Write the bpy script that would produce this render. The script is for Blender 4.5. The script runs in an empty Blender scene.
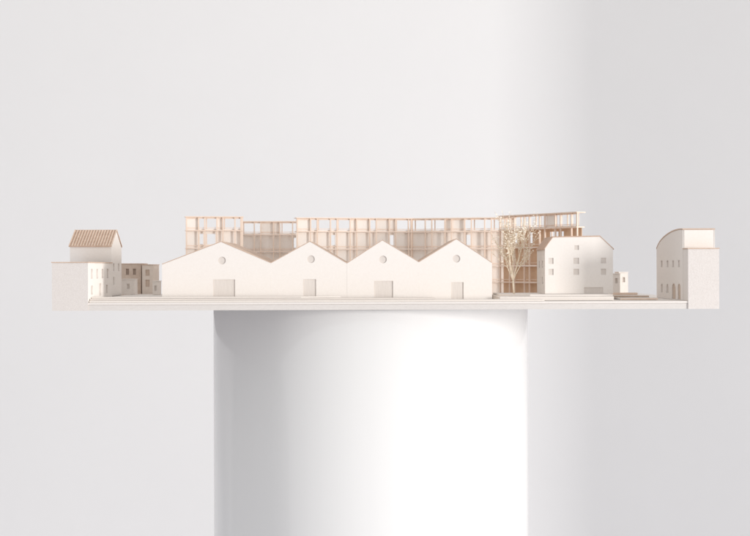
import bpy, bmesh, math, random
from mathutils import Vector, Matrix
random.seed(4)
K=0.002; D=3.0; ZC=1.25
def X(px,Y): return (px-375)*K*(1+Y/D)
def Z(py,Y): return ZC+(268-py)*K*(1+Y/D)
def H(z): return ZC+z
scene=bpy.context.scene
scene.view_settings.view_transform='Standard'
scene.view_settings.look='None'
scene.view_settings.exposure=0
COL=scene.collection

# ---------------- materials ----------------
def mat(name,c1,c2,scale=40,stretch=(1,1,1),rough=0.8,bump=0.1,bscale=300,spec=0.3,coat=0,ior=1.5):
    m=bpy.data.materials.new(name); m.use_nodes=True
    nt=m.node_tree; b=nt.nodes['Principled BSDF']
    tc=nt.nodes.new('ShaderNodeTexCoord'); mp=nt.nodes.new('ShaderNodeMapping')
    mp.inputs['Scale'].default_value=stretch
    nt.links.new(tc.outputs['Object'],mp.inputs['Vector'])
    n=nt.nodes.new('ShaderNodeTexNoise'); n.inputs['Scale'].default_value=scale; n.inputs['Detail'].default_value=6
    n.inputs['Roughness'].default_value=0.65
    nt.links.new(mp.outputs[0],n.inputs['Vector'])
    r=nt.nodes.new('ShaderNodeValToRGB')
    r.color_ramp.elements[0].position=0.3; r.color_ramp.elements[0].color=(*c1,1)
    r.color_ramp.elements[1].position=0.7; r.color_ramp.elements[1].color=(*c2,1)
    nt.links.new(n.outputs['Fac'],r.inputs['Fac'])
    nt.links.new(r.outputs[0],b.inputs['Base Color'])
    b.inputs['Roughness'].default_value=rough
    b.inputs['Specular IOR Level'].default_value=spec
    b.inputs['Coat Weight'].default_value=coat
    b.inputs['Coat Roughness'].default_value=0.08
    b.inputs['Coat IOR'].default_value=ior
    n2=nt.nodes.new('ShaderNodeTexNoise'); n2.inputs['Scale'].default_value=bscale; n2.inputs['Detail'].default_value=4
    nt.links.new(mp.outputs[0],n2.inputs['Vector'])
    bu=nt.nodes.new('ShaderNodeBump'); bu.inputs['Strength'].default_value=bump; bu.inputs['Distance'].default_value=0.001
    nt.links.new(n2.outputs['Fac'],bu.inputs['Height']); nt.links.new(bu.outputs[0],b.inputs['Normal'])
    if coat: nt.links.new(bu.outputs[0],b.inputs['Coat Normal'])
    return m
M_card=mat('cream_card',(0.855,0.80,0.75),(0.88,0.83,0.785),220,bump=0.12,bscale=700)
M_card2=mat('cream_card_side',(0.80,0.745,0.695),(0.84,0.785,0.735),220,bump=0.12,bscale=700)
M_grey=mat('grey_fibre_board',(0.69,0.635,0.595),(0.79,0.74,0.70),520,(1,1,.6),bump=0.35,bscale=900)
M_edge=mat('board_edge',(0.68,0.635,0.595),(0.75,0.705,0.665),400,(.4,1,2),bump=0.3,bscale=700)
M_step=mat('layer_edge',(0.71,0.65,0.60),(0.77,0.71,0.66),300,(.4,1,2),bump=0.2,bscale=700)
M_pane=mat('window_card',(0.68,0.62,0.57),(0.75,0.69,0.64),60)
M_door=mat('door_card',(0.71,0.65,0.60),(0.78,0.72,0.67),120,(4,1,.4))
M_wood=mat('basswood',(0.87,0.69,0.565),(0.94,0.79,0.68),60,(1,1,.2),rough=.6,bump=0.2)
M_wood2=mat('basswood_panel',(0.94,0.87,0.805),(0.97,0.92,0.875),40,(1,1,.2),rough=.7,bump=0.2)
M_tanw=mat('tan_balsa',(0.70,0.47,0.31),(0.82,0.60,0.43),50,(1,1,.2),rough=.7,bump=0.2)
M_tile=mat('roof_brown',(0.50,0.34,0.25),(0.68,0.50,0.39),120,bump=0.4)
M_tile2=mat('roof_rib_wood',(0.74,0.58,0.46),(0.84,0.69,0.57),120,bump=0.2)
M_roofc=mat('roof_edge_wood',(0.58,0.42,0.32),(0.70,0.54,0.43),120)
M_tan=mat('tan_card',(0.60,0.48,0.39),(0.70,0.58,0.49),80)
M_tanl=mat('pale_tan_card',(0.72,0.62,0.54),(0.78,0.69,0.61),80)
M_dark=mat('dark_opening',(0.36,0.28,0.23),(0.44,0.35,0.29),80)
M_twig=mat('dry_twig',(0.92,0.78,0.60),(0.97,0.87,0.72),200)
M_leaf=mat('dry_leaf',(0.96,0.88,0.75),(0.98,0.93,0.84),200)
M_ped=mat('white_laminate',(0.835,0.825,0.81),(0.85,0.84,0.825),14,(1,1,.02),rough=.45,bump=0.12,bscale=26,spec=.4,coat=.8,ior=1.75)
M_wall=mat('white_plaster',(0.787,0.775,0.766),(0.803,0.791,0.781),1.5,rough=.95,bump=0.05,bscale=80,spec=.1)
M_floor=mat('pale_floor',(0.70,0.72,0.80),(0.74,0.76,0.84),2,rough=.7)

# ---------------- helpers ----------------
class Thing:
    def __init__(s,name,label,cat,loc,group=None):
        e=bpy.data.objects.new(name,None); e.location=loc; e.empty_display_size=.02
        e['label']=label; e['category']=cat
        if group: e['group']=group
        COL.objects.link(e); s.e=e; s.loc=Vector(loc)
    def add(s,name,me,m,label=None,parent=None):
        me.transform(Matrix.Translation(-s.loc))
        me.name=name
        me.materials.clear(); me.materials.append(m)
        o=bpy.data.objects.new(name,me); COL.objects.link(o); o.parent=parent or s.e
        if label:o['label']=label
        return o
def mesh_from(bm):
    bmesh.ops.recalc_face_normals(bm,faces=bm.faces)
    me=bpy.data.meshes.new('m'); bm.to_mesh(me); bm.free(); return me
def addbox(bm,x0,x1,y0,y1,z0,z1,M=None):
    vs=[bm.verts.new((x,y,z)) for x in(x0,x1) for y in(y0,y1) for z in(z0,z1)]
    for f in((0,1,3,2),(4,6,7,5),(0,4,5,1),(2,3,7,6),(0,2,6,4),(1,5,7,3)):
        bm.faces.new([vs[i] for i in f])
    if M is not None: bmesh.ops.transform(bm,matrix=M,verts=vs)
    return vs
def box(*a,M=None):
    bm=bmesh.new(); addbox(bm,*a,M=M)
    return mesh_from(bm)
def prism(poly,axis,a0,a1):
    bm=bmesh.new()
    def P(p,a):
        return {'z':(p[0],p[1],a),'y':(p[0],a,p[1]),'x':(a,p[0],p[1])}[axis]
    A=[bm.verts.new(P(p,a0)) for p in poly]; B=[bm.verts.new(P(p,a1)) for p in poly]
    bm.faces.new(A); bm.faces.new(B[::-1])
    n=len(poly)
    for i in range(n): bm.faces.new((A[i],A[(i+1)%n],B[(i+1)%n],B[i]))
    return mesh_from(bm)
def plate(outline,holes,axis,a0,a1):
    """flat sheet with real openings"""
    cu=bpy.data.curves.new('c','CURVE'); cu.dimensions='2D'; cu.fill_mode='BOTH'; cu.extrude=(a1-a0)/2
    for pl in [outline]+holes:
        sp=cu.splines.new('POLY'); sp.points.add(len(pl)-1)
        for i,p in enumerate(pl): sp.points[i].co=(p[0],p[1],0,1)
        sp.use_cyclic_u=True
    o=bpy.data.objects.new('tmp',cu); COL.objects.link(o)
    dg=bpy.context.evaluated_depsgraph_get()
    me=bpy.data.meshes.new_from_object(o.evaluated_get(dg))
    bpy.data.objects.remove(o); 
    mid=(a0+a1)/2
    if axis=='y': Mx=Matrix(((1,0,0,0),(0,0,-1,mid),(0,1,0,0),(0,0,0,1)))
    elif axis=='x': Mx=Matrix(((0,0,1,mid),(1,0,0,0),(0,1,0,0),(0,0,0,1)))
    else: Mx=Matrix.Translation((0,0,mid))
    me.transform(Mx)
    return me
def rect(x0,x1,z0,z1): return [(x0,z0),(x1,z0),(x1,z1),(x0,z1)]
def circ(x,z,r,n=28): return [(x+r*math.cos(2*math.pi*i/n),z+r*math.sin(2*math.pi*i/n)) for i in range(n)]

ZT=H(-.068); ZB=H(-.084)

# ---------------- base board ----------------
T=Thing('base_board','wide pale layered card base board on a white round pedestal','model base',(0,.45,ZB))
xl,xr=X(52,0),X(719,0)
T.add('board_core',box(xl+.0010,xr-.0010,0.0012,.95,ZB+.0004,ZT-.0048),M_edge)
T.add('board_core',box(xl+.0014,xr-.0014,0.0018,.9495,ZT-.0047,ZT-.0041),M_step)
T.add('board_surface',prism([(xl+.0012,0.0005),(xr-.0012,.0005),(xr-.0012,.949),(xl+.0012,.949)],'z',ZT-.0040,ZT),M_card2)
xa=X(88,0)+.0015
T.add('terrace_layer',prism([(xa,.004),(X(545,0),.010),(X(545,0)-.004,.074),(xa,.074)],'z',ZT+.0003,H(-.0642)),M_card2)
T.add('terrace_layer',prism([(xa,.012),(X(436,0),.024),(X(433,0),.072),(xa,.072)],'z',H(-.0639),H(-.0605)),M_step)
T.add('terrace_layer',prism([(xa,.030),(X(300,0),.040),(X(340,0),.070),(xa,.070)],'z',H(-.0602),H(-.0575)),M_card2)
T.add('terrace_layer',prism([(xa,.0765),(X(160,.08),.0765),(X(160,.08),.55),(xa,.55)],'z',ZT+.0003,H(-.0600)),M_card2)
T.add('terrace_layer',prism([(X(500,.06),.062),(X(614,.06),.062),(X(614,.06),.34),(X(500,.06),.34)],'z',ZT+.0006,H(-.0596)),M_card2)
T.add('terrace_layer',prism([(X(530,.1),.100),(X(613,.1),.100),(X(613,.1),.338),(X(502,.1),.338),(X(502,.1),.16)],'z',H(-.0594),H(-.0560)),M_card)

# ---------------- pedestal ----------------
PCY=.385
PC=(X(370.5,PCY),PCY); R=157.5*K*(1+PCY/D)*.993
bm=bmesh.new()
N=200
rings=[(0,R-.004),(0.004,R),(ZB-.0015,R),(ZB-.0004,R-.001)]
rv=[]
for z,r in rings:
    rv.append([bm.verts.new((PC[0]+r*math.cos(2*math.pi*i/N),PC[1]+r*math.sin(2*math.pi*i/N),z)) for i in range(N)])
for k in range(3):
    for i in range(N):
        f=bm.faces.new((rv[k][i],rv[k][(i+1)%N],rv[k+1][(i+1)%N],rv[k+1][i])); f.smooth=True
bm.faces.new(rv[0][::-1]); bm.faces.new(rv[3])
me=mesh_from(bm); 
T=Thing('round_pedestal','smooth white cylindrical pedestal carrying the architectural model','pedestal',(PC[0],PC[1],0))
T.add('pedestal_drum',me,M_ped)

# ---------------- gabled halls ----------------
def roof_slab(x0,z0,xp,zp,x1,z1,y0,y1,t):
    bm=bmesh.new()
    prof=[(x0,z0),(xp,zp),(x1,z1),(x1,z1+t),(xp,zp+t*1.1),(x0,z0+t)]
    A=[bm.verts.new((p[0],y0,p[1])) for p in prof]; B=[bm.verts.new((p[0],y1,p[1])) for p in prof]
    n=6
    for i in range(n): bm.faces.new((A[i],A[(i+1)%n],B[(i+1)%n],B[i]))
    for S in(A,B):
        bm.faces.new((S[0],S[1],S[4],S[5])); bm.faces.new((S[1],S[2],S[3],S[4]))
    return mesh_from(bm)
Y0=.08
halls=[(162,263,221,240.5,271,262,(213,235,279,297.5),(222,260)),
       (271,262,310,240.5,347,262.5,(303,316,279,299),(311,259)),
       (347,262.5,382.5,239.5,419,261.5,(374,393,281,299.5),(383,259.5)),
       (419,261.5,456.5,238.5,492,262.5,(451,463.5,282.5,300.3),(456.5,259))]
for i,(a,za,p,zp,b,zb,dr,rw) in enumerate(halls):
    y=Y0+(0.0,0.0003,0.0001,0.0004)[i]
    x0,x1,xp=X(a,Y0)+.00004,X(b,Y0)-.00004,X(p,Y0)
    z0,z1,zpk=Z(za,Y0)-.0018,Z(zb,Y0)-.0018,Z(zp,Y0)-.002
    zb0=ZT+.0004
    y1=Y0+.33
    T=Thing('gabled_hall',['cream card gabled hall with wide door and round gable window',
      'cream card gabled hall with narrow door and round gable window',
      'cream card gabled hall with broad door and round gable window',
      'cream card gabled hall with narrow door, beside dry twig tree'][i],'model building',((x0+x1)/2,(y+y1)/2,zb0),'row of gabled halls')
    d=rect(X(dr[0],Y0),X(dr[1],Y0),max(Z(dr[3],Y0),zb0+.002),Z(dr[2],Y0))
    c=(X(rw[0],Y0),Z(rw[1],Y0)); r=.0078
    out=[(x0,zb0),(x1,zb0),(x1,z1),(xp,zpk),(x0,z0)]
    T.add('wall',plate(out,[d,circ(*c,r)],'y',y,y+.0015),M_card)
    T.add('wall',plate(out,[],'y',y1-.0025,y1),M_card2)
    T.add('wall',box(x0+.0001,x0+.002,y+.0017,y1-.0027,zb0,z0-.001),M_card2)
    T.add('wall',box(x1-.002,x1-.0001,y+.0017,y1-.0027,zb0,z1-.001),M_card2)
    T.add('roof',roof_slab(x0,z0+.0002,xp,zpk+.0002,x1,z1+.0002,y-.0004,y1+.0004,.0014),M_roofc)
    T.add('door',box(d[0][0]-.001,d[1][0]+.001,y+.0017,y+.0032,d[0][1]-.001,d[2][1]+.001),M_door)
    T.add('window',box(c[0]-r-.001,c[0]+r+.001,y+.0017,y+.003,c[1]-r-.001,c[1]+r+.001),M_pane)

# ---------------- timber frame buildings ----------------
def frame(name,label,pa,pb,ztop,depth,spc,levels,colw=.0031,rhythm=(1,.5),seed=1,pclosed=.35,lowmat=None,wallset=.0095):
    rnd=random.Random(seed)
    a=Vector((X(pa[0],pa[1]),pa[1],0)); b=Vector((X(pb[0],pb[1]),pb[1],0))
    d=(b-a); L=d.length; u=d.normalized(); n=Vector((-u.y,u.x,0))
    if n.y<0: n=-n
    Mx=Matrix(((u.x,n.x,0,a.x),(u.y,n.y,0,a.y),(0,0,1,0),(0,0,0,1)))
    zb0=ZT+.0004
    c=(a+b)/2+n*depth/2
    T=Thing(name,label,'model building',(c.x,c.y,zb0),'timber frame buildings')
    zs=[ztop-.0024]+[ztop-l for l in levels]
    T.add('roof',box(-.002,L+.002,-.002,depth+.002,ztop-.0024,ztop,M=Mx),M_wood)
    for z in zs[1:]:
        T.add('floor_deck',box(-.001,L+.001,-.0015,depth,z-.0024,z,M=Mx),M_wood)
    pos=[0]; k=0
    while pos[-1]+spc*rhythm[k%len(rhythm)]<L-colw*1.5:
        pos.append(pos[-1]+spc*rhythm[k%len(rhythm)]); k+=1
    pos.append(L-colw)
    def column(x,ya,yb,w):
        bm=bmesh.new()
        top=zs[0]-.0002
        for z in zs[1:]+[zb0]:
            addbox(bm,x,x+w,ya,yb,z+.0002,top)
            top=z-.0026
        bmesh.ops.transform(bm,matrix=Mx,verts=bm.verts)
        T.add('column',mesh_from(bm),M_wood)
    for x in pos: column(x,.0005,.0040,colw)
    for q,x in enumerate(pos):
        if q%2==0 and q+1<len(pos): column(x+spc*.18,depth-.0060,depth-.0035,colw*.8)
    T.add('beam',box(0,L,.0046,.0060,zs[0]-.0032,zs[0]-.0003,M=Mx),M_wood)
    for z in zs[1:]:
        T.add('beam',box(0,L,.0046,.0057,z+.0048,z+.0062,M=Mx),M_wood)
    top=zs[0]
    for li,z in enumerate(zs[1:]+[zb0]):
        holes=[]
        if li==0:
            for q in range(0,len(pos)-1):
                if rnd.random()>pclosed:
                    holes.append(rect(pos[q]+colw*.6,pos[q+1]+colw*.4,z+.0030,top-.0030))
            me=plate(rect(0,L,z+.0003,top-.0004),holes,'y',.0064,.0074)
        else:
            if li==1:
                for q in range(0,len(pos)-1):
                    if rnd.random()<.25 and pos[q+1]-pos[q]>.012:
                        holes.append(rect(pos[q]+colw+.002,pos[q+1]-.002,z+.009,top-.007))
            me=plate(rect(0,L,z+.0003,top-.0004),holes,'y',wallset,wallset+.0012)
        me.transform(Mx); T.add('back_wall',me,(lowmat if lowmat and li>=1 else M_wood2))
        top=z-.0024
    return T
LV=(.034,.078,.122,.162)
frame('timber_frame_building','pale timber frame building wing with closely spaced posts',(186,.71),(243,.735),H(.1295),.020,.030,LV,seed=1)
frame('timber_frame_building','recessed pale timber frame link between two longer wings',(241,.88),(300,.89),H(.1225),.018,.033,LV,seed=2,pclosed=.2)
frame('timber_frame_building','long two storey pale timber frame building behind the halls',(297,.75),(412,.825),H(.127),.020,.034,LV,seed=3)
frame('timber_frame_building','long pale timber frame building behind the end halls',(411.5,.83),(515,.77),H(.1270),.020,.034,LV,seed=6)
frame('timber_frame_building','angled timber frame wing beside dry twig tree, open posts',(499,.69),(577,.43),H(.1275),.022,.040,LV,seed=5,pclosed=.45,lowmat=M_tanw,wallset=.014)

# ---------------- left cluster ----------------
a0,a1=X(52,0),X(88,0); zt=Z(262,0); ya,yb=-.0012,.275
T=Thing('corner_block','grey fibreboard corner block with flat roof on board edge','model building',((a0+a1)/2,.13,ZB),None)
T.add('wall',box(a0,a1,ya,ya+.002,ZB+.0002,zt),M_grey,'grey fibrous front wall')
hl=[rect(.03,.05,H(-.02),H(.0)),rect(.09,.11,H(-.02),H(.0)),rect(.15,.17,H(-.02),H(.0)),rect(.21,.23,H(-.02),H(.0)),
    rect(.03,.05,H(-.052),H(-.034)),rect(.12,.145,H(-.056),H(-.030)),rect(.20,.22,H(-.052),H(-.034))]
T.add('wall',plate(rect(ya+.0022,yb,ZT+.0004,zt),hl,'x',a1-.0018,a1),M_card)
T.add('wall',box(a0,a0+.0025,ya+.0022,yb,ZT+.0004,zt),M_grey)
T.add('wall',box(a0+.0027,a1-.0027,yb-.0025,yb,ZT+.0004,zt),M_card2)
T.add('roof',box(a0-.0012,a1+.0012,ya-.001,yb+.001,zt+.0002,zt+.0022),M_roofc)
for h in hl:
    T.add('window',box(a1-.0040,a1-.0020,h[0][0]-.002,h[1][0]+.002,h[0][1]-.002,h[2][1]+.002),M_pane)
yf,yk=.29,.42; ym=(yf+yk)/2
b0,b1=X(70,yf),X(111.5,yf); ze=Z(245,yf); zr=Z(230,ym); zb0=ZT+.0004
T=Thing('tiled_house','cream card house with brown ribbed pitched roof, behind corner block','model building',((b0+b1)/2,ym,zb0))
T.add('wall',plate(rect(b0,b1,zb0,ze-.001),[],'y',yf,yf+.0025),M_card)
gh=[rect(yf+.022,yf+.036,H(-.005),H(.012)),rect(yf+.022,yf+.036,H(-.035),H(-.018)),rect(yf+.085,yf+.10,H(-.005),H(.012))]
T.add('wall',plate([(yf+.0027,zb0+.008),(yk-.0027,zb0+.008),(yk-.0027,ze-.001),(ym,zr-.001),(yf+.0027,ze-.001)],gh,'x',b1-.0025,b1),M_card)
T.add('wall',plate([(yf+.0027,zb0),(yk-.0027,zb0),(yk-.0027,ze-.001),(ym,zr-.001),(yf+.0027,ze-.001)],[],'x',b0,b0+.0025),M_card2)
T.add('wall',box(b0,b1,yk-.0025,yk,zb0,ze-.001),M_card2)
for h in gh:
    T.add('window',box(b1-.005,b1-.003,h[0][0]-.001,h[1][0]+.001,h[0][1]-.001,h[2][1]+.001),M_pane)
bm=bmesh.new(); t=.0022; ov=.004
sl=(zr-ze)/(ym-yf)
prof=[(yf-ov,ze-ov*sl),(ym,zr),(yk+ov,ze-ov*sl),(yk+ov,ze-ov*sl+t),(ym,zr+t),(yf-ov,ze-ov*sl+t)]
def ext(bm,x0,x1,pr):
    A=[bm.verts.new((x0,p[0],p[1])) for p in pr]; B=[bm.verts.new((x1,p[0],p[1])) for p in pr]
    for i in range(6): bm.faces.new((A[i],A[(i+1)%6],B[(i+1)%6],B[i]))
    for S in(A,B):
        bm.faces.new((S[0],S[1],S[4],S[5])); bm.faces.new((S[1],S[2],S[3],S[4]))
ext(bm,b0-.002,b1+.001,prof)
rf=T.add('roof',mesh_from(bm),M_tile)
bm=bmesh.new(); nr=16
for i in range(nr):
    xx=b0-.0022+(b1-b0+.0034-.0020)*i/(nr-1)
    pr=[(y,z+t-.0003) for y,z in prof[:3]]; pr2=[(y,z+t+.0010) for y,z in prof[:3]][::-1]
    ext(bm,xx,xx+.0020,pr+pr2)
T.add('roof_ribs',mesh_from(bm),M_tile2,parent=rf)

def block(name,label,px0,px1,pyt,Y,dep,m,wins,roof=M_roofc,zb=None,wm=M_dark,grp=None):
    x0,x1,zt=X(px0,Y),X(px1,Y),Z(pyt,Y); zb0=zb or ZT+.0004
    T=Thing(name,label,'model building',((x0+x1)/2,Y+dep/2,zb0),grp)
    hs=[rect(X(w[0],Y),X(w[1],Y),max(Z(w[3],Y),zb0+.001),Z(w[2],Y)) for w in wins]
    T.add('wall',plate(rect(x0,x1,zb0,zt),hs,'y',Y,Y+.0025),m)
    T.add('wall',box(x0,x0+.0025,Y+.0027,Y+dep-.0027,zb0,zt),m)
    T.add('wall',box(x1-.0025,x1,Y+.0027,Y+dep-.0027,zb0,zt),m)
    T.add('wall',box(x0,x1,Y+dep-.0025,Y+dep,zb0,zt),m)
    T.add('roof',box(x0-.001,x1+.001,Y-.001,Y+dep+.001,zt+.0002,zt+.002),roof)
    for h in hs:
        T.add('window',box(h[0][0]-.001,h[1][0]+.001,Y+.0028,Y+.0045,h[0][1]-.0005,h[2][1]+.001),wm)
    return T
ZL=H(-.0600)+.0003
block('flat_roof_house','tan card flat roofed house with small windows behind tiled house',118,141,263.5,.58,.10,M_tan,[(126,129,268,274),(133,136,268,274)])
block('flat_roof_house','pale tan card flat roofed house with two openings',142,153,264.5,.56,.10,M_tanl,[(145.5,149.5,269,275),(145.5,149.5,279,286)],wm=M_tan)
block('garden_shed','small low cream card shed beside tiled house',121,134,279,.46,.05,M_card2,[(127,129.5,283,288)],M_card2,ZL,M_pane)
block('garden_shed','tiny white card shed near gabled hall',152.5,158,281,.42,.05,M_card2,[(154.5,156.5,285,290)],M_card2,ZL,M_pane)

# ---------------- house with clipped gable ----------------
Y=.15; dep=.155; zb0=H(-.0560)+.0004
x0,x1=X(545,Y),X(613,Y)
prof=[(x0,Z(249,Y)),(X(553,Y),Z(238,Y)),(X(600,Y),Z(237.3,Y)),(x1,Z(249.5,Y))]
T=Thing('clipped_gable_house','cream card house with clipped gable roof and small square windows','model building',((x0+x1)/2,Y+dep/2,zb0))
wl=[(574.5,579,246,250.5),(548.5,553.5,258.5,264.5),(573.5,579,258.5,264.5),(601,606,258.5,264),(548.5,553.5,269.5,275.5),(573.5,579,269.5,275.5),(601,606,269.5,275.5)]
hs=[rect(X(w[0],Y),X(w[1],Y),Z(w[3],Y),Z(w[2],Y)) for w in wl]
dr=rect(X(584,Y),X(603,Y),zb0+.001,Z(288,Y))
T.add('wall',plate([(x0,zb0),(x1,zb0),prof[3],prof[2],prof[1],prof[0]],hs+[dr],'y',Y,Y+.0014),M_card)
T.add('wall',plate([(x0,zb0),(x1,zb0),prof[3],prof[2],prof[1],prof[0]],[],'y',Y+dep-.0025,Y+dep),M_card2)
sw=[rect(Y+.04,Y+.06,H(.0),H(.014)),rect(Y+.10,Y+.12,H(.0),H(.014)),rect(Y+.04,Y+.06,H(-.035),H(-.02))]
T.add('wall',plate(rect(Y+.0016,Y+dep-.0027,zb0,prof[0][1]-.001),sw,'x',x0,x0+.0025),M_card2)
T.add('wall',box(x1-.0025,x1,Y+.0016,Y+dep-.0027,zb0,prof[3][1]-.001),M_card2)
for h in hs: T.add('window',box(h[0][0]-.001,h[1][0]+.001,Y+.0016,Y+.0030,h[0][1]-.001,h[2][1]+.001),M_pane)
for h in sw: T.add('window',box(x0+.003,x0+.0045,h[0][0]-.001,h[1][0]+.001,h[0][1]-.001,h[2][1]+.001),M_pane)
T.add('door',box(dr[0][0]-.001,dr[1][0]+.001,Y+.0016,Y+.0030,dr[0][1]-.0005,dr[2][1]+.001),M_door)
bm=bmesh.new(); t=.0020
lo=[(p[0],p[1]+.0002) for p in prof]; lo[0]=(lo[0][0]-.002,lo[0][1]-.003); lo[3]=(lo[3][0]+.002,lo[3][1]-.002)
hi=[(p[0],p[1]+t) for p in lo]
V=[[bm.verts.new((p[0],yy,p[1])) for p in lo+hi] for yy in(Y-.0006,Y+dep+.0006)]
for i in range(3):
    for a,b in((i,i+1),(i+4,i+5)): bm.faces.new((V[0][a],V[0][b],V[1][b],V[1][a]))
    for s in V: bm.faces.new((s[i],s[i+1],s[i+5],s[i+4]))
for i in(0,3): bm.faces.new((V[0][i],V[0][i+4],V[1][i+4],V[1][i]))
T.add('roof',mesh_from(bm),M_tile)

block('garden_shed','small white card shed with flat roof between houses',612,620,275,.40,.06,M_card,[(615,617.5,279,284)],M_card,None,M_pane)
block('garden_shed','low white card shed stepped behind house',619,628,273.5,.47,.06,M_card,[(622,625,278,283)],M_card,None,M_pane)
T=Thing('timber_tray','low flat timber edged ramp tray on the base board','garden bed',(X(640,.2),.22,ZT+.0004))
tx0,tx1=X(619,.12),X(656,.12); z0=ZT+.0005
T.add('tray_edge',box(tx0,tx1,.10,.1025,z0,H(-.0640)),M_wood)
T.add('tray_edge',box(tx0,tx1,.20,.2025,z0,H(-.0605)),M_tan)
T.add('tray_edge',box(tx0,tx1,.34,.3425,z0,H(-.0565)),M_wood)
T.add('tray_bed',box(tx0+.001,tx1-.001,.2035,.339,z0,H(-.0620)),M_card)
T.add('tray_bed',box(tx0+.001,tx1-.001,.1035,.199,z0,H(-.0645)),M_card)

# ---------------- right cluster ----------------
e0,e1=X(688,0),X(719,0); zt=Z(250,0)
T=Thing('corner_block','grey fibreboard corner block with thin brown roof on board edge','model building',((e0+e1)/2,.025,ZB))
T.add('wall',box(e0,e1,-.0012,.0008,ZB+.0002,zt),M_grey,'grey fibrous front wall')
T.add('wall',box(e0,e0+.0025,.001,.048,ZT+.0004,zt),M_card2)
T.add('wall',box(e1-.0025,e1,.001,.048,ZT+.0004,zt),M_grey)
T.add('wall',box(e0+.0027,e1-.0027,.0455,.048,ZT+.0004,zt),M_card2)
T.add('roof',box(e0-.001,e1+.001,-.0025,.0485,zt+.0002,zt+.0022),M_roofc)
yf,yk=.05,.335; g1=X(715,yf)
pts=[(.05,.0765),(.075,.0775),(.10,.0774),(.13,.0765),(.16,.0748),(.19,.0723),(.22,.0690),(.25,.0650),(.275,.0605),(.295,.0560),(.312,.0510),(.325,.0460),(.335,.0405)]
top=[(y,H(z)) for y,z in pts]
zb0=ZT+.0004
T=Thing('curved_roof_hall','cream card hall with curved roof behind grey corner block','model building',((e0+g1)/2,.19,zb0))
def arch(y0,y1,z0,z1,n=8):
    c=(y0+y1)/2; r=(y1-y0)/2
    return [(y0,z0),(y1,z0)]+[(c+r*math.cos(math.pi*i/n),z1-r*.6+r*.6*math.sin(math.pi*i/n)) for i in range(n+1)]
hh=[arch(.075,.105,zb0+.001,H(-.034)),arch(.125,.165,zb0+.001,H(-.034)),arch(.20,.225,H(-.055),H(-.036)),arch(.265,.285,H(-.055),H(-.036)),
    rect(.08,.10,H(.0),H(.014)),rect(.14,.16,H(.0),H(.014)),rect(.20,.22,H(.0),H(.014)),rect(.265,.285,H(.0),H(.014))]
T.add('wall',plate([(yf,zb0),(yk,zb0)]+[(p[0],p[1]-.001) for p in top[::-1]],hh,'x',e0+.0001,e0+.0020),M_card)
T.add('wall',plate([(yf,zb0),(yk,zb0)]+[(p[0],p[1]-.001) for p in top[::-1]],[],'x',g1-.0025,g1),M_card2)
T.add('wall',box(e0+.0028,g1-.0028,yf,yf+.0025,zb0,top[0][1]-.001),M_card)
T.add('wall',box(e0+.0028,g1-.0028,yk-.0025,yk,zb0,top[-1][1]-.001),M_card2)
for i,h in enumerate(hh):
    ys=[p[0] for p in h]; zz=[p[1] for p in h]
    T.add('door' if i<2 else 'window',box(e0+.0022,e0+.0040,min(ys)-.001,max(ys)+.001,min(zz)-.0005,max(zz)+.001),M_tan if i<2 else M_pane)
bm=bmesh.new()
V=[[bm.verts.new((xx,p[0]+(-.0006 if i==0 else .001 if i==len(top)-1 else 0),p[1]+dz)) for i,p in enumerate(top)] for xx in(e0-.0005,g1+.0005) for dz in(-.0006,.0018)]
n=len(top)
for i in range(n-1):
    for a,b in((0,1),(2,3),(0,2),(1,3)):
        bm.faces.new((V[a][i],V[a][i+1],V[b][i+1],V[b][i]))
for i in(0,n-1): bm.faces.new((V[0][i],V[1][i],V[3][i],V[2][i]))
T.add('roof',mesh_from(bm),M_roofc)

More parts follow.
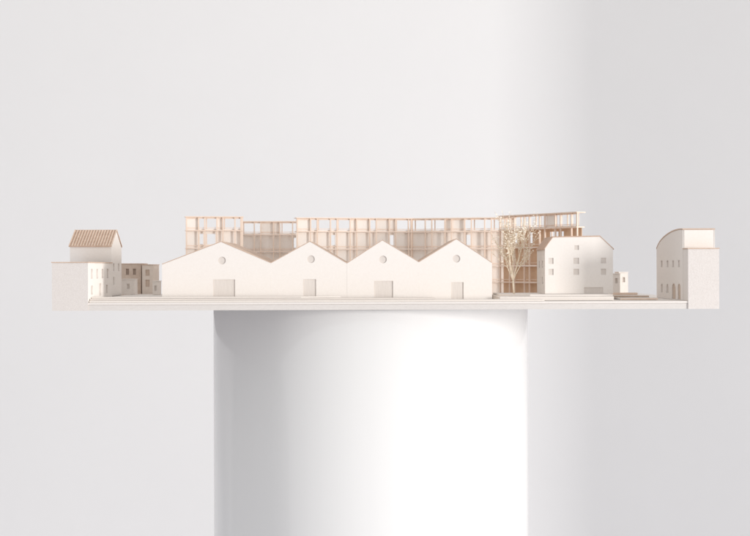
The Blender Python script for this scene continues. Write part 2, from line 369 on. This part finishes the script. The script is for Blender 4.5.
# ---------------- dry twig tree ----------------
def tube(bm,p0,p1,r0,r1,n=5):
    d=(p1-p0); 
    if d.length<1e-6:return
    q=d.to_track_quat('Z','Y').to_matrix()
    A=[bm.verts.new(p0+q@Vector((r0*math.cos(2*math.pi*i/n),r0*math.sin(2*math.pi*i/n),0))) for i in range(n)]
    B=[bm.verts.new(p1+q@Vector((r1*math.cos(2*math.pi*i/n),r1*math.sin(2*math.pi*i/n),0))) for i in range(n)]
    for i in range(n):
        f=bm.faces.new((A[i],A[(i+1)%n],B[(i+1)%n],B[i])); f.smooth=True
    bm.faces.new(A[::-1]); bm.faces.new(B)
def tree(base,lab,seed):
    rnd=random.Random(seed)
    bt=bmesh.new(); bl=bmesh.new()
    def leaf(p,s):
        M=Matrix.Translation(p)@Matrix.Rotation(rnd.uniform(0,6.28),4,'Z')@Matrix.Rotation(rnd.uniform(0,3.14),4,'X')
        vs=[bl.verts.new(M@Vector(v)) for v in((-s,0,0),(0,-s*.6,s*.15),(s,0,0),(0,s*.6,s*.15))]
        bl.faces.new(vs)
    def grow(p,d,l,r,lev):
        steps=5
        for s in range(steps):
            d=(d+Vector((rnd.uniform(-.13,.13),rnd.uniform(-.13,.13),rnd.uniform(.0,.12)))).normalized()
            q=p+d*l/steps
            tube(bt,p,q,r*(1-.12*s),r*(1-.12*(s+1)),5 if lev<2 else 3)
            p=q
            if lev<3 and s>=1:
                for k in range(1 if lev!=1 else (s%2)+1):
                    ax=rnd.uniform(0,6.28); tl=rnd.uniform(.4,.85)
                    nd=(d+Vector((math.cos(ax)*tl,math.sin(ax)*tl,.1))).normalized()
                    grow(p,nd,l*rnd.uniform(.38,.6),max(r*.62,.00048),lev+1)
            if lev==3 or (lev==2 and s>2):
                leaf(p+Vector([rnd.uniform(-.0025,.0025) for _ in range(3)]),rnd.uniform(.0013,.0027))
    trunk_top=base+Vector((-.002,0,.028))
    tube(bt,base,trunk_top,.0024,.0020,7)
    for k in range(7):
        a=(k-3)/3
        grow(trunk_top,Vector((a*.46,rnd.uniform(-.25,.25),1)).normalized(),.094*(1-.22*abs(a)),.0013,1)
    T=Thing('dry_twig_tree',lab,'tree',base)
    T.add('trunk',mesh_from(bt),M_twig); T.add('crown',mesh_from(bl),M_leaf)
tree(Vector((X(514,.20),.20,H(-.0560)+.0003)),'golden dried twig model tree fanning upward beside timber wing',11)

# ---------------- setting ----------------
def structure(name,me,m):
    me.materials.append(m); o=bpy.data.objects.new(name,me); COL.objects.link(o); o['kind']='structure'; return o
bx=X(545,3.0); ang=math.radians(29)
path=[(-5.5,3.0)]
Rb=.8; nb=32
cx=bx-Rb*math.tan(ang/2); cy=3.0-Rb
for i in range(nb+1):
    a=ang*i/nb; path.append((cx+Rb*math.sin(a),cy+Rb*math.cos(a)))
e=path[-1]; path.append((e[0]+3*math.cos(ang),e[1]-3*math.sin(ang)))
bm=bmesh.new()
lo=[bm.verts.new((p[0],p[1],-.01)) for p in path]; hi=[bm.verts.new((p[0],p[1],4.2)) for p in path]
for i in range(len(path)-1):
    f=bm.faces.new((lo[i],lo[i+1],hi[i+1],hi[i])); f.smooth=True
me=bpy.data.meshes.new('wall'); bm.to_mesh(me); bm.free()
structure('wall',me,M_wall)
me=bpy.data.meshes.new('floor')
me.from_pydata([(-5.5,-4,-.002),(5.5,-4,-.002),(5.5,3.2,-.002),(-5.5,3.2,-.002)],[],[(0,1,2,3)])
structure('floor',me,M_floor)

# ---------------- light ----------------
w=bpy.data.worlds.new('World'); scene.world=w; w.use_nodes=True
nt=w.node_tree; bg=nt.nodes['Background']
# bright surroundings with a dim zone towards -x, added to grey the pedestal's left
tc=nt.nodes.new('ShaderNodeTexCoord'); sp=nt.nodes.new('ShaderNodeSeparateXYZ')
nt.links.new(tc.outputs['Generated'],sp.inputs[0])
mr=nt.nodes.new('ShaderNodeMapRange'); mr.interpolation_type='SMOOTHSTEP'
mr.inputs['From Min'].default_value=-.87; mr.inputs['From Max'].default_value=-.84
mr.inputs['To Min'].default_value=.48; mr.inputs['To Max'].default_value=.76
nt.links.new(sp.outputs['X'],mr.inputs['Value'])
nt.links.new(mr.outputs[0],bg.inputs[1])
bg.inputs[0].default_value=(.998,.99,.992,1)
def area(name,loc,tgt,size,sy,P,col):
    l=bpy.data.lights.new(name,'AREA'); l.shape='RECTANGLE'; l.size=size; l.size_y=sy; l.energy=P; l.color=col
    o=bpy.data.objects.new(name,l); o.location=loc; COL.objects.link(o)
    o.rotation_euler=(Vector(tgt)-Vector(loc)).to_track_quat('-Z','Y').to_euler()
area('window_light',(9.2,-6.1,1.7),(0,.5,1.2),1.6,2.4,940,(1,.98,.96))

# ---------------- camera ----------------
cd=bpy.data.cameras.new('Camera'); cam=bpy.data.objects.new('Camera',cd); COL.objects.link(cam)
cd.sensor_width=36; cd.lens=72; cd.clip_end=50; cd.clip_start=.05
cam.location=(0,-D,ZC)
cam.rotation_euler=(Matrix.Rotation(math.radians(90),4,'X')@Matrix.Rotation(math.radians(-.18),4,'Z')).to_euler()
cd.dof.use_dof=True; cd.dof.focus_distance=3.25; cd.dof.aperture_fstop=11
scene.camera=cam
